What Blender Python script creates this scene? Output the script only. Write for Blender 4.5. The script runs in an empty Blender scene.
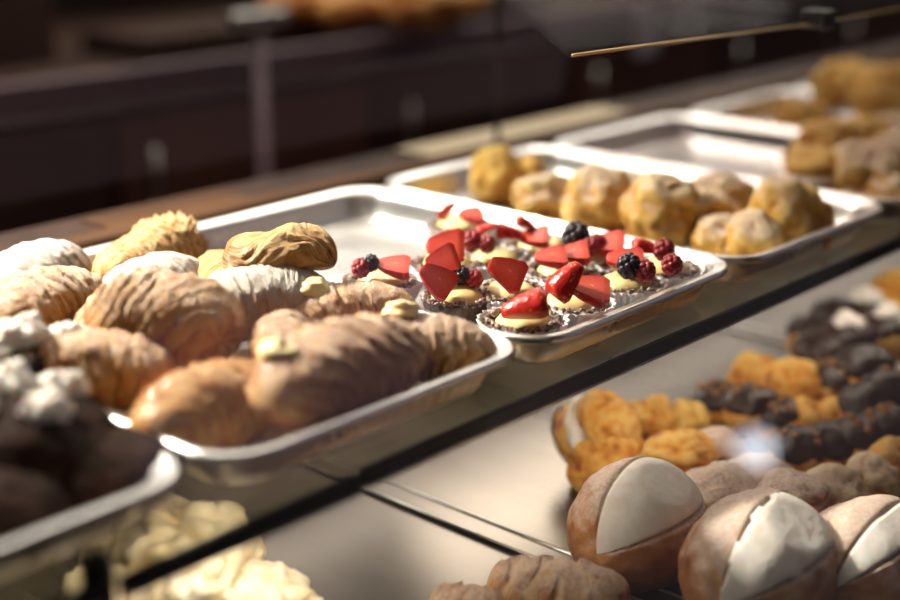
import bpy, math, random
import numpy as np
from mathutils import Vector, Matrix, Euler, noise
PI = math.pi
COL = bpy.context.scene.collection
S = 0.29                       # one layout unit in metres
CZ = 1.40                      # eye height
# ---------------------------------------------------------------- camera maths
f_px = 1423.0
pitch = math.atan(450 / f_px); yaw = math.radians(42.1)
F = Vector((math.cos(yaw) * math.cos(pitch), math.sin(yaw) * math.cos(pitch), -math.sin(pitch)))
R = Vector((math.sin(yaw), -math.cos(yaw), 0)); U = R.cross(F)
def at(u, v, z):               # the point of height z (layout units) seen at pixel u, v -> metres
    d = F * f_px + R * (u - 450) + U * (300 - v)
    d = d * (z / d.z)
    return Vector((d.x * S, d.y * S, CZ + z * S))
def W(x, y, z): return Vector((x * S, y * S, CZ + z * S))

# ---------------------------------------------------------------- helpers
def mesh_obj(name, verts, faces, mat=None, parent=None, smooth=True, attrs=None, mats=None, fm=None):
    me = bpy.data.meshes.new(name)
    me.from_pydata([tuple(v) for v in verts], [], [tuple(f) for f in faces])
    if mat: me.materials.append(mat)
    if mats:
        for m in mats: me.materials.append(m)
    if fm is not None: me.polygons.foreach_set('material_index', fm)
    me.polygons.foreach_set('use_smooth', [smooth] * len(me.polygons))
    if attrs:
        for k, a in attrs.items():
            at_ = me.attributes.new(k, 'FLOAT', 'POINT'); at_.data.foreach_set('value', np.asarray(a, dtype=np.float32))
    me.update()
    o = bpy.data.objects.new(name, me); COL.objects.link(o)
    if parent: o.parent = parent
    return o
def empty(name, loc, rz=0):
    o = bpy.data.objects.new(name, None); COL.objects.link(o); o.location = loc; o.rotation_euler = (0, 0, rz)
    o.empty_display_size = .02
    return o
def tag(o, label=None, cat=None, group=None, kind=None):
    if label: o['label'] = label
    if cat: o['category'] = cat
    if group: o['group'] = group
    if kind: o['kind'] = kind
    return o
class MB:
    def __init__(s): s.v = []; s.f = []
    def add(s, v, f):
        n = len(s.v); s.v += [tuple(p) for p in v]; s.f += [tuple(i + n for i in q) for q in f]
    def box(s, a, b, bev=0.0):
        x0, y0, z0 = a; x1, y1, z1 = b
        if bev <= 0:
            s.add([(x0,y0,z0),(x1,y0,z0),(x1,y1,z0),(x0,y1,z0),(x0,y0,z1),(x1,y0,z1),(x1,y1,z1),(x0,y1,z1)],
                  [(0,3,2,1),(4,5,6,7),(0,1,5,4),(1,2,6,5),(2,3,7,6),(3,0,4,7)]); return
        e = bev; vs = []
        for (dz, i) in ((z0, e), (z0 + e, 0), (z1 - e, 0), (z1, e)):
            for (x, y, cx, cy) in ((x0,y0,1,1),(x1,y0,-1,1),(x1,y1,-1,-1),(x0,y1,1,-1)):
                if cx * cy > 0: q = [(x + cx*i, y + cy*(e+i)), (x + cx*(e+i), y + cy*i)]
                else: q = [(x + cx*(e+i), y + cy*i), (x + cx*i, y + cy*(e+i))]
                for p in q: vs.append((p[0], p[1], dz))
        fs = [tuple(range(7, -1, -1)), tuple(24 + k for k in range(8))]
        for l in range(3):
            for k in range(8): fs.append((l*8+k, l*8+(k+1) % 8, (l+1)*8+(k+1) % 8, (l+1)*8+k))
        s.add(vs, fs)
    def tube(s, pts, r, n=10, cap=True):
        pts = [Vector(p) for p in pts]; vs = []; fs = []
        for i, p in enumerate(pts):
            t = (pts[min(i+1, len(pts)-1)] - pts[max(i-1, 0)]).normalized()
            a = t.orthogonal().normalized() if i == 0 else (a - t * a.dot(t)).normalized()
            b = t.cross(a); rr = r[i] if isinstance(r, (list, tuple)) else r
            for k in range(n):
                w = 2*PI*k/n; vs.append(p + (a*math.cos(w) + b*math.sin(w)) * rr)
        for i in range(len(pts)-1):
            for k in range(n): fs.append((i*n+k, i*n+(k+1) % n, (i+1)*n+(k+1) % n, (i+1)*n+k))
        if cap: fs.append(tuple(range(n-1, -1, -1))); fs.append(tuple((len(pts)-1)*n+k for k in range(n)))
        s.add(vs, fs)
    def blob(s, c, r, seed=0, n=8, m=6, bump=.15, sc=(1, 1, 1)):
        vs = [(c[0], c[1], c[2] + r*sc[2])]; fs = []
        for i in range(1, m):
            th = PI*i/m
            for k in range(n):
                ph = 2*PI*k/n; d = Vector((math.sin(th)*math.cos(ph), math.sin(th)*math.sin(ph), math.cos(th)))
                q = r * (1 + bump * noise.noise(d*1.7 + Vector((seed*3.1, seed, 0))))
                vs.append((c[0]+d.x*q*sc[0], c[1]+d.y*q*sc[1], c[2]+d.z*q*sc[2]))
        vs.append((c[0], c[1], c[2] - r*sc[2]))
        for k in range(n): fs.append((0, 1+k, 1+(k+1) % n))
        for i in range(m-2):
            for k in range(n): fs.append((1+i*n+k, 1+(i+1)*n+k, 1+(i+1)*n+(k+1) % n, 1+i*n+(k+1) % n))
        L = len(vs)-1
        for k in range(n): fs.append((L, 1+(m-2)*n+(k+1) % n, 1+(m-2)*n+k))
        s.add(vs, fs)
    def build(s, name, mat, parent=None, smooth=False):
        return mesh_obj(name, s.v, s.f, mat, parent, smooth)
def lathe(prof, n, fn=None, closed=False):
    vs = []; fs = []
    for i, (r, z) in enumerate(prof):
        for k in range(n):
            a = 2*PI*k/n
            rr, zz = (fn(i, a, r, z) if fn else (r, z))
            vs.append((rr*math.cos(a), rr*math.sin(a), zz))
    for i in range(len(prof)-1):
        for k in range(n): fs.append((i*n+k, i*n+(k+1) % n, (i+1)*n+(k+1) % n, (i+1)*n+k))
    return vs, fs
def fbm(p, o=4): return noise.fractal(p, 1.0, 2.1, o)
def shade_attrs(vs, fs, tone):                # sugar settles on faces that look upwards
    me = bpy.data.meshes.new('tmp'); me.from_pydata([tuple(v) for v in vs], [], fs); me.update()
    nz = np.zeros(len(vs)*3, dtype=np.float32); me.vertices.foreach_get('normal', nz)
    bpy.data.meshes.remove(me)
    return nz.reshape(-1, 3)[:, 2]
def new_object(name, src, parent=None):
    o = src.copy(); o.name = name; COL.objects.link(o); o.parent = parent
    return o

# ---------------------------------------------------------------- materials
def mat(name, color=(.8,.8,.8), rough=.5, metal=0., spec=.5, **kw):
    m = bpy.data.materials.new(name); m.use_nodes = True
    b = m.node_tree.nodes['Principled BSDF']
    b.inputs['Base Color'].default_value = (*color, 1); b.inputs['Roughness'].default_value = rough
    b.inputs['Metallic'].default_value = metal; b.inputs['Specular IOR Level'].default_value = spec
    for k, v in kw.items(): b.inputs[k].default_value = v
    return m
def nt(m): return m.node_tree.nodes, m.node_tree.links, m.node_tree.nodes['Principled BSDF']
def add_noise(m, scale=20, detail=6, cols=None, bump=0., bdist=.001, stretch=(1,1,1), rough=None, coord='Object'):
    N, L, b = nt(m)
    tc = N.new('ShaderNodeTexCoord'); mp = N.new('ShaderNodeMapping'); mp.inputs['Scale'].default_value = stretch
    L.new(tc.outputs[coord], mp.inputs['Vector'])
    nz = N.new('ShaderNodeTexNoise'); nz.inputs['Scale'].default_value = scale; nz.inputs['Detail'].default_value = detail
    L.new(mp.outputs[0], nz.inputs['Vector'])
    if cols:
        r = N.new('ShaderNodeValToRGB'); L.new(nz.outputs['Fac'], r.inputs[0])
        e = r.color_ramp.elements; e[0].position = .3; e[1].position = .7
        e[0].color = (*cols[0], 1); e[1].color = (*cols[-1], 1)
        if len(cols) == 3:
            q = r.color_ramp.elements.new(.5); q.color = (*cols[1], 1)
        L.new(r.outputs[0], b.inputs['Base Color'])
    if rough:
        mr = N.new('ShaderNodeMapRange'); mr.inputs[3].default_value = rough[0]; mr.inputs[4].default_value = rough[1]
        L.new(nz.outputs['Fac'], mr.inputs[0]); L.new(mr.outputs[0], b.inputs['Roughness'])
    if bump:
        bp = N.new('ShaderNodeBump'); bp.inputs['Strength'].default_value = bump; bp.inputs['Distance'].default_value = bdist
        L.new(nz.outputs['Fac'], bp.inputs['Height']); L.new(bp.outputs[0], b.inputs['Normal'])
    return m
def pastry_mat(name, dark, mid, light, sugar=0., fine=800, bump=.85, sugar_col=(.80,.74,.70), rough=.55, coat=0.):
    m = mat(name, mid, rough, spec=.35); N, L, b = nt(m)
    tc = N.new('ShaderNodeTexCoord')
    n1 = N.new('ShaderNodeTexNoise'); n1.inputs['Scale'].default_value = 80; n1.inputs['Detail'].default_value = 5
    n2 = N.new('ShaderNodeTexNoise'); n2.inputs['Scale'].default_value = fine; n2.inputs['Detail'].default_value = 4
    n3 = N.new('ShaderNodeTexNoise'); n3.inputs['Scale'].default_value = 330; n3.inputs['Detail'].default_value = 8; n3.inputs['Roughness'].default_value = .75
    for n in (n1, n2, n3): L.new(tc.outputs['Object'], n.inputs['Vector'])
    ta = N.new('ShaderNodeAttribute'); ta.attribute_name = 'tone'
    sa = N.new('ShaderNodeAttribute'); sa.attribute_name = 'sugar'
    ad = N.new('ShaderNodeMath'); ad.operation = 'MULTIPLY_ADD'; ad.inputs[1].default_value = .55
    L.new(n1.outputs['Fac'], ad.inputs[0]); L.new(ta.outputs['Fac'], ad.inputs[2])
    r = N.new('ShaderNodeValToRGB'); e = r.color_ramp.elements
    e[0].position = .35; e[0].color = (*dark, 1); e[1].position = 1.0; e[1].color = (*light, 1)
    q = r.color_ramp.elements.new(.68); q.color = (*mid, 1)
    cx = N.new('ShaderNodeCombineXYZ')
    for i_, (nm, mul) in enumerate((('lu', 5.5), ('la', .9), ('lb', .9))):
        a_ = N.new('ShaderNodeAttribute'); a_.attribute_name = nm
        m_ = N.new('ShaderNodeMath'); m_.operation = 'MULTIPLY'; m_.inputs[1].default_value = mul
        L.new(a_.outputs['Fac'], m_.inputs[0]); L.new(m_.outputs[0], cx.inputs[i_])
    nl = N.new('ShaderNodeTexNoise'); nl.inputs['Scale'].default_value = 2.2; nl.inputs['Detail'].default_value = 5; nl.inputs['Roughness'].default_value = .7
    L.new(cx.outputs[0], nl.inputs['Vector'])
    a2 = N.new('ShaderNodeMath'); a2.operation = 'MULTIPLY_ADD'; a2.inputs[1].default_value = 1.3
    L.new(nl.outputs['Fac'], a2.inputs[0]); L.new(ad.outputs[0], a2.inputs[2])
    a3 = N.new('ShaderNodeMath'); a3.operation = 'SUBTRACT'; a3.inputs[1].default_value = .65; L.new(a2.outputs[0], a3.inputs[0]); L.new(a3.outputs[0], r.inputs[0])
    # sugar mask = (top-facing amount + noise) thresholded
    s0 = N.new('ShaderNodeMath'); s0.operation = 'MULTIPLY_ADD'; s0.inputs[1].default_value = .9; s0.inputs[2].default_value = -.45
    L.new(n1.outputs['Fac'], s0.inputs[0])
    s2 = N.new('ShaderNodeMath'); s2.operation = 'ADD'; L.new(sa.outputs['Fac'], s2.inputs[0]); L.new(s0.outputs[0], s2.inputs[1])
    cv = N.new('ShaderNodeMapRange'); cv.inputs[1].default_value = .55 - sugar*.60; cv.inputs[2].default_value = .97 - sugar*.55
    L.new(s2.outputs[0], cv.inputs[0])
    sp = N.new('ShaderNodeMapRange'); sp.inputs[1].default_value = .42; sp.inputs[2].default_value = .60
    sp.inputs[3].default_value = .10 + .65*sugar**2; sp.inputs[4].default_value = 1.; L.new(n3.outputs['Fac'], sp.inputs[0])
    ml = N.new('ShaderNodeMath'); ml.operation = 'MULTIPLY'; L.new(cv.outputs[0], ml.inputs[0]); L.new(sp.outputs[0], ml.inputs[1])
    mr = N.new('ShaderNodeMath'); mr.operation = 'MULTIPLY'; mr.inputs[1].default_value = min(.95, .45 + sugar*.55) if sugar > 0 else 0.
    L.new(ml.outputs[0], mr.inputs[0])
    mx = N.new('ShaderNodeMix'); mx.data_type = 'RGBA'
    L.new(mr.outputs[0], mx.inputs[0]); L.new(r.outputs[0], mx.inputs[6]); mx.inputs[7].default_value = (*sugar_col, 1)
    L.new(mx.outputs[2], b.inputs['Base Color'])
    mm = N.new('ShaderNodeMath'); mm.operation = 'MULTIPLY_ADD'; mm.inputs[1].default_value = .5
    m2 = N.new('ShaderNodeMath'); m2.operation = 'MULTIPLY_ADD'; m2.inputs[1].default_value = 1.6
    L.new(nl.outputs['Fac'], m2.inputs[0]); L.new(n3.outputs['Fac'], m2.inputs[2])
    L.new(n2.outputs['Fac'], mm.inputs[0]); L.new(m2.outputs[0], mm.inputs[2])
    bp = N.new('ShaderNodeBump'); bp.inputs['Strength'].default_value = bump; bp.inputs['Distance'].default_value = .0028
    L.new(mm.outputs[0], bp.inputs['Height']); L.new(bp.outputs[0], b.inputs['Normal'])
    b.inputs['Coat Weight'].default_value = coat; b.inputs['Coat Roughness'].default_value = .25
    return m
M = {}
M['crois'] = pastry_mat('croissant_crust', (.13,.028,.006), (.58,.21,.04), (.86,.50,.17), .40, coat=.15)
M['crois_orange'] = pastry_mat('orange_croissant_crust', (.22,.045,.008), (.64,.23,.035), (.86,.50,.14), .16, coat=.2)
M['crois_plain'] = pastry_mat('plain_flaky_crust', (.14,.05,.013), (.48,.23,.07), (.76,.50,.22), .0, coat=.15)
M['crois_flaky'] = pastry_mat('flaky_shell_crust', (.30,.10,.02), (.70,.35,.10), (.90,.62,.30), .12)
M['crois_sugar'] = pastry_mat('heavily_sugared_crust', (.30,.12,.04), (.62,.36,.14), (.80,.56,.28), .95)
M['crois_dust'] = pastry_mat('sugar_dusted_crust', (.10,.024,.007), (.50,.20,.05), (.80,.48,.19), .46)
M['choux'] = pastry_mat('choux_crust', (.30,.11,.015), (.74,.38,.06), (.90,.62,.18), .0, fine=520)
M['choux_dust'] = pastry_mat('sugar_dusted_choux', (.28,.09,.012), (.74,.38,.06), (.90,.63,.20), .62, fine=520)
M['choux_gold'] = pastry_mat('golden_choux_crust', (.36,.09,.008), (.82,.34,.04), (.92,.58,.15), .0, fine=520)
M['choux_pale'] = pastry_mat('pale_frilly_crust', (.66,.36,.12), (.95,.76,.44), (.97,.88,.66), .35, fine=520)
M['bun'] = pastry_mat('bun_crust', (.24,.075,.02), (.50,.21,.065), (.72,.42,.19), .68, fine=700, bump=.6)
M['choc'] = add_noise(mat('dark_chocolate', (.02,.009,.005), .7, spec=.08), 60, 5, [(.012,.005,.003), (.035,.014,.008)], .6, .003)
M['glaze'] = add_noise(mat('chocolate_glaze', (.03,.013,.007), .38, spec=.45), 60, 5, [(.018,.008,.005), (.05,.022,.012)], .4, .002)
M['choc_crust'] = add_noise(mat('chocolate_tart_crust', (.06,.028,.014), .6), 120, 5, [(.035,.016,.009), (.11,.055,.03)], .5, .001)
M['crumb'] = add_noise(mat('sugared_chocolate_crumbs', (.1,.05,.03), .6), 260, 4, [(.08,.042,.03), (.22,.14,.105), (.74,.66,.60)], .5, .001)
M['custard'] = add_noise(mat('custard', (.80,.66,.30), .35, **{'Subsurface Weight': .2, 'Subsurface Scale': .004}), 90, 3, [(.70,.56,.22), (.84,.72,.38)], .15, .001)
M['cream'] = add_noise(mat('whipped_cream', (.86,.80,.70), .55, **{'Subsurface Weight': .2, 'Subsurface Scale': .005}), 130, 5, [(.80,.73,.65), (.90,.86,.80)], .5, .002)
M['paper'] = mat('white_paper', (.78,.76,.76), .75, **{'Subsurface Weight': .1, 'Subsurface Scale': .003})
M['rasp'] = add_noise(mat('raspberry_red', (.28,.012,.02), .3, **{'Subsurface Weight': .2, 'Subsurface Scale': .003}), 160, 3, [(.20,.008,.014), (.36,.022,.03)], .3, .0006)
M['black'] = add_noise(mat('blackberry_black', (.012,.008,.018), .28), 160, 3, [(.008,.005,.012), (.03,.014,.03)], .2, .0006)
def straw_skin():
    m = mat('strawberry_skin', (.6,.03,.02), .3, coat=.0) if False else mat('strawberry_skin', (.60,.03,.02), .28)
    N, L, b = nt(m)
    tc = N.new('ShaderNodeTexCoord'); v = N.new('ShaderNodeTexVoronoi'); v.inputs['Scale'].default_value = 330
    L.new(tc.outputs['Object'], v.inputs['Vector'])
    r = N.new('ShaderNodeValToRGB'); e = r.color_ramp.elements
    e[0].position = .12; e[0].color = (.75,.42,.10,1); e[1].position = .24; e[1].color = (.46,.014,.010,1)
    L.new(v.outputs['Distance'], r.inputs[0]); L.new(r.outputs[0], b.inputs['Base Color'])
    bp = N.new('ShaderNodeBump'); bp.inputs['Strength'].default_value = .5; bp.inputs['Distance'].default_value = .0008
    L.new(v.outputs['Distance'], bp.inputs['Height']); L.new(bp.outputs[0], b.inputs['Normal'])
    b.inputs['Subsurface Weight'].default_value = .06; b.inputs['Subsurface Scale'].default_value = .002
    return m
M['straw'] = straw_skin()
def straw_cut():
    m = mat('strawberry_flesh', (.8,.2,.12), .35, spec=.35); N, L, b = nt(m)
    a = N.new('ShaderNodeAttribute'); a.attribute_name = 'core'
    tc = N.new('ShaderNodeTexCoord'); nz = N.new('ShaderNodeTexNoise'); nz.inputs['Scale'].default_value = 520
    L.new(tc.outputs['Object'], nz.inputs['Vector'])
    ad = N.new('ShaderNodeMath'); ad.operation = 'MULTIPLY_ADD'; ad.inputs[1].default_value = .55
    L.new(nz.outputs['Fac'], ad.inputs[0]); L.new(a.outputs['Fac'], ad.inputs[2])
    r = N.new('ShaderNodeValToRGB'); e = r.color_ramp.elements
    e[0].position = .15; e[0].color = (.48,.022,.015,1); e[1].position = 1.3; e[1].color = (.95,.60,.42,1)
    q = e.new(.7); q.color = (.66,.10,.06,1)
    L.new(ad.outputs[0], r.inputs[0]); L.new(r.outputs[0], b.inputs['Base Color'])
    b.inputs['Subsurface Weight'].default_value = .06; b.inputs['Subsurface Scale'].default_value = .002
    return m
M['strawcut'] = straw_cut()
M['tray'] = add_noise(mat('polished_steel', (.86,.85,.83), .3, 1.), 14, 4, None, .05, .002, rough=(.22,.38))
M['deck'] = add_noise(mat('brushed_steel', (.30,.265,.235), .34, 1.), 9, 8, [(.20,.178,.16), (.36,.325,.29)], .05, .0006, stretch=(1, .25, 1), rough=(.20,.38))
M['steel'] = mat('steel_trim', (.6,.58,.56), .3, 1.)
M['blackedge'] = mat('black_rubber', (.008,.007,.007), .45)
M['gold'] = mat('brass_trim', (.75,.55,.28), .35, 1.)
M['wood'] = add_noise(mat('brown_wood_rail', (.3,.15,.06), .7, spec=.15), 25, 6, [(.04,.018,.008), (.11,.048,.018)], .1, .001, stretch=(.15, 1, 1))
M['darkwood'] = add_noise(mat('dark_cabinet_wood', (.05,.018,.01), .5), 8, 6, [(.030,.011,.007), (.065,.024,.014)], .1, .002, stretch=(1, 1, .15))
M['redwood'] = add_noise(mat('reddish_cabinet_wood', (.09,.03,.018), .5), 8, 6, [(.07,.022,.014), (.12,.042,.026)], .1, .002, stretch=(1, 1, .15))
M['brown'] = add_noise(mat('brown_counter_stone', (.06,.035,.028), .7, spec=.15), 20, 6, [(.028,.015,.011), (.055,.03,.022)])
M['mauve'] = add_noise(mat('mauve_counter_edge', (.16,.10,.13), .4), 6, 4, [(.13,.08,.10), (.19,.12,.15)])
M['wall'] = add_noise(mat('dark_plaster_wall', (.05,.03,.025), .8), 12, 5, [(.03,.018,.015), (.06,.036,.03)])
M['floor'] = add_noise(mat('brown_floor_tiles', (.08,.05,.035), .5), 6, 5, [(.055,.034,.024), (.10,.062,.045)])
M['ceil'] = mat('ceiling_paint', (.10,.09,.085), .9)
M['casebody'] = mat('dark_case_panel', (.03,.02,.018), .5)
M['ceramic'] = mat('white_card', (.62,.62,.72), .6)
M['beige'] = mat('beige_paper', (.55,.45,.30), .8)
M['nut'] = pastry_mat('chopped_nuts', (.35,.16,.05), (.68,.40,.15), (.82,.6,.3), 0)
def emit(name, col, s):
    m = bpy.data.materials.new(name); m.use_nodes = True; N = m.node_tree.nodes; L = m.node_tree.links
    N.clear(); e = N.new('ShaderNodeEmission'); e.inputs[0].default_value = (*col, 1); e.inputs[1].default_value = s
    o = N.new('ShaderNodeOutputMaterial'); L.new(e.outputs[0], o.inputs[0]); return m
def glass(name, tint, ior=1.5, rough=0.0, mult=1.0):
    m = bpy.data.materials.new(name); m.use_nodes = True; N = m.node_tree.nodes; L = m.node_tree.links; N.clear()
    t = N.new('ShaderNodeBsdfTransparent'); t.inputs[0].default_value = (*tint, 1)
    g = N.new('ShaderNodeBsdfGlossy'); g.inputs['Roughness'].default_value = rough; g.inputs[0].default_value = (1,1,1,1)
    lw = N.new('ShaderNodeLayerWeight'); lw.inputs[0].default_value = .5
    pw = N.new('ShaderNodeMath'); pw.operation = 'POWER'; pw.inputs[1].default_value = 5; L.new(lw.outputs['Facing'], pw.inputs[0])
    f0 = ((ior-1)/(ior+1))**2
    mu = N.new('ShaderNodeMath'); mu.operation = 'MULTIPLY_ADD'; mu.inputs[1].default_value = (1-f0)*mult; mu.inputs[2].default_value = f0*mult; L.new(pw.outputs[0], mu.inputs[0])
    mx = N.new('ShaderNodeMixShader'); L.new(mu.outputs[0], mx.inputs[0]); L.new(t.outputs[0], mx.inputs[1]); L.new(g.outputs[0], mx.inputs[2])
    o = N.new('ShaderNodeOutputMaterial'); L.new(mx.outputs[0], o.inputs[0]); return m
M['glass'] = glass('clear_glass', (.98,.985,.98), 1.45, 0., .7)
M['shelfglass'] = glass('shelf_glass', (.76,.74,.66), 1.5, .03)
M['smoke'] = glass('smoky_glass', (.85,.80,.80), 1.35, .25, .02)

# ================================================================ SETTING
def struct(name, a, b, m):
    q = MB(); q.box(W(*a), W(*b)); o = q.build(name, m); o['kind'] = 'structure'; return o
FZ = -CZ / S
struct('floor', (-4, -5, FZ - .1), (18, 10, FZ), M['floor'])
struct('wall_back', (-4, 9.2, FZ), (18, 9.6, 5.2), M['wall'])
struct('wall_left', (-4.3, -5, FZ), (-4, 9.6, 5.2), M['wall'])
struct('wall_right', (18, -5, FZ), (18.3, 9.6, 5.2), M['wall'])
struct('ceiling', (-4, 2.9, 5.2), (18, 9.6, 5.4), M['ceil'])

# ================================================================ DISPLAY CASE
case = empty('display_case', W(3, 2.4, FZ))
tag(case, 'long pastry display case with glass shelves and sloping clear front pane', 'display case')
def cpart(name, mb, m, parent=None, smooth=False):
    o = mb.build(name, m, None, smooth); p = parent or case
    o.parent = p; o.matrix_parent_inverse = Matrix.Translation(-case.location)
    return o
DZ = -1.615                                     # lower deck height
q = MB(); q.box(W(-1.2, 1.0, FZ), W(9, 3.5, DZ - .1)); cpart('base_cabinet', q, M['casebody'])
# lower deck of steel panels with small upturned rims on both sides of each joint
for x0, x1 in ((-1.15, .85), (.87, 2.415), (2.445, 4.2), (4.23, 6.0), (6.03, 8.9)):
    q = MB(); q.box(W(x0-.005, .92, DZ - .06), W(x1+.005, 3.35, DZ), .0005)
    cpart('deck_panel', q, M['deck'])
for x in (.86, 2.43, 4.215, 6.015):
    q = MB()
    q.box(W(x - .036, .95, DZ + .001), W(x + .036, 3.33, DZ + .008), .0012)
    js = cpart('joint_strip', q, M['deck'])
    for dx in (-.036, .036):
        q = MB(); q.tube([W(x + dx, .95, DZ + .009), W(x + dx, 3.33, DZ + .009)], .0013, 8); rm = cpart('raised_rim', q, M['tray'], None, True)
# middle glass shelves: two panes meeting at a seam
def shelf(x0, x1, y0, z, dy=0):
    q = MB(); q.box(W(x0, y0 + .004, z - .030), W(x1, 3.32, z), .001); s = cpart('glass_shelf', q, M['shelfglass'])
    q = MB(); q.box(W(x0, y0 - .012, z - .030), W(x1, y0 + .004, z + .004), .0008); cpart('edge_strip', q, M['blackedge'], None)
    q = MB(); q.box(W(x0, y0 - .012, z - .037), W(x1, y0 + .004, z - .031)); cpart('lower_edge_trim', q, M['steel'], None)
SZ = -1.10
shelf(1.69, 8.0, 1.755, SZ); shelf(1.15, 1.68, 1.75, SZ - .004); shelf(-1.0, 1.12, 1.755, SZ)
q = MB(); q.box(W(1.11, 1.75, SZ - .10), W(1.145, 1.80, SZ + .035), .001); cpart('shelf_bracket', q, M['blackedge'])
for x in (.1, 4.3, 6.9):
    q = MB(); q.box(W(x, 3.22, DZ), W(x + .06, 3.3, SZ - .036), .001); cpart('shelf_support', q, M['steel'])
# sloping front pane
ga = W(0, 1.46, -.99); gb = W(0, .93, DZ - .02); sl = (ga - gb).normalized(); top = ga + sl * .30
q = MB()
nrm = Vector((0, -sl.z, sl.y))
vs = []
for x in (-1.2*S, 8.9*S):
    for p in (gb, top):
        for t in (0, .005): vs.append(Vector((x, p.y, p.z)) - nrm * t)
q.add(vs, [(0,1,3,2),(4,6,7,5),(0,2,6,4),(1,5,7,3),(0,4,5,1),(2,3,7,6)])
cpart('front_glass', q, M['glass'])
# rear rail with wooden top
q = MB(); q.box(W(-1.1, 3.34, -1.12), W(8.9, 3.44, -1.05), .003); cpart('rear_rail', q, M['wood'])
q = MB(); q.box(W(-1.1, 3.44, -1.12), W(8.9, 3.7, -1.075), .003); cpart('rear_ledge', q, M['brown'])
q = MB(); q.box(W(-1.1, 3.36, DZ - .1), W(8.9, 3.42, -1.12)); cpart('rear_panel', q, M['casebody'])
# upper smoky shelf with brass edge, turned at the corner bracket
q = MB(); zu = -.45
def pane(pts, z0, z1):
    mb = MB(); n = len(pts)
    mb.add([W(x, y, z0) for x, y in pts] + [W(x, y, z1) for x, y in pts],
           [tuple(range(n-1, -1, -1)), tuple(range(n, 2*n))] + [(i, (i+1) % n, n+(i+1) % n, n+i) for i in range(n)])
    return mb
cpart('upper_glass_shelf', pane([(2.7,2.06),(3.70,1.95),(3.95,3.3),(3.88,3.3)], zu-.02, zu), M['smoke'])
cpart('upper_glass_shelf', pane([(3.74,1.95),(6.5,1.95),(6.5,3.3),(3.99,3.3)], zu-.02, zu), M['smoke'])
q = MB(); q.tube([W(2.7,2.05,zu-.012), W(3.70,1.94,zu-.012)], .0010, 8); cpart('brass_edge', q, M['gold'], None, True)
q = MB(); q.tube([W(3.74,1.94,zu-.012), W(6.5,1.94,zu-.012)], .0007, 8); cpart('brass_edge', q, M['gold'], None, True)
q = MB(); q.box(W(3.69,1.92,zu-.03), W(3.75,2.0,zu+.02), .001); cpart('corner_bracket', q, M['blackedge'])
for x in (3.92, 6.4):
    q = MB(); q.tube([W(x,3.31,-1.1), W(x,3.31,zu)], .003, 8); cpart('upper_shelf_post', q, M['blackedge'])

# ================================================================ TRAYS
def rr_loop(w, d, r, n=7):
    r = max(r, .001); pts = []
    for cx, cy, a0 in ((w/2-r, d/2-r, 0), (-w/2+r, d/2-r, PI/2), (-w/2+r, -d/2+r, PI), (w/2-r, -d/2+r, 1.5*PI)):
        for k in range(n+1):
            a = a0 + PI/2*k/n; pts.append((cx + r*math.cos(a), cy + r*math.sin(a)))
    return pts
def densify(pts, per):
    out = []
    n = len(pts)
    for i in range(n):
        a = pts[i]; b = pts[(i+1) % n]; L = math.hypot(a[0]-b[0], a[1]-b[1]); k = per if L > .05 else 1
        for j in range(k): out.append((a[0]+(b[0]-a[0])*j/k, a[1]+(b[1]-a[1])*j/k))
    return out
def tray_mesh(w, d, depth=.026, corner=.034):
    prof = [(.0012,-.005),(0,-.0032),(0,-.001),(.001,.0006),(.0024,.001),(.004,.0004),(.006,-.0008),(.0085,-.001),(.0105,-.0018),(.012,-.004),
            (.0132,-.008),(.0152,-.0145),(.0176,-.021),(.0200,-.0248),(.023,-depth),(.027,-depth+.0006),(.030,-depth+.0006),(.033,-depth)]
    vs = []; fs = []; n = None
    for li, (ins, z) in enumerate(prof):
        lp = densify(rr_loop(w-2*ins, d-2*ins, corner-ins*.55), 56); n = len(lp)
        for i, (x, y) in enumerate(lp):
            if 10 <= li <= 11:      # shallow vertical ribs pressed into the walls
                ex = math.cos((x if abs(y) > abs(d/2-.03) else y) * 2*PI/.011)
                g = .0004 * ex; l = math.hypot(x, y); x -= x/l*g; y -= y/l*g
            vs.append((x, y, z))
    for l in range(len(prof)-1):
        for i in range(n): fs.append((l*n+i, l*n+(i+1) % n, (l+1)*n+(i+1) % n, (l+1)*n+i))
    b = (len(prof)-1)*n; c = len(vs); vs.append((0, 0, -depth))
    for i in range(n): fs.append((b+i, b+(i+1) % n, c))
    return vs, fs
tv, tf = tray_mesh(.848*S, 1.36*S)
TRZ = -1.0; FL = -1.0895           # rim and tray floor, layout units
def tray(x, y, label, rz=0, src=[None], z=TRZ):
    if src[0] is None:
        o = mesh_obj('metal_tray', tv, tf, M['tray']); md = o.modifiers.new('thick', 'SOLIDIFY'); md.thickness = .0007; md.offset = -1; src[0] = o
    else:
        o = src[0].copy(); COL.objects.link(o)
    o.location = W(x, y, z); o.rotation_euler = (0, 0, rz)
    return tag(o, label, 'tray', 'steel trays on the middle shelf')
tray(.94, 2.465, 'steel tray at the far left under the dark chocolate cakes', .0)
tray(1.81, 2.447, 'steel tray heaped with sugared croissants and turnovers')
tray(2.65, 2.447, 'steel tray half empty behind the strawberry tartlets', .012)
tray(3.505, 2.447, 'steel tray holding the row of dusted cream puffs, next to the tartlets', -.008)
tray(4.36, 2.44, 'steel tray with bare shining back half, behind the dusted cream puffs', .0)
tray(5.215, 2.42, 'steel tray with bright glare, under the far stacked puffs', -.01)
tray(6.07, 2.42, 'farthest steel tray in the row, at the top right', .01)

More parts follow.
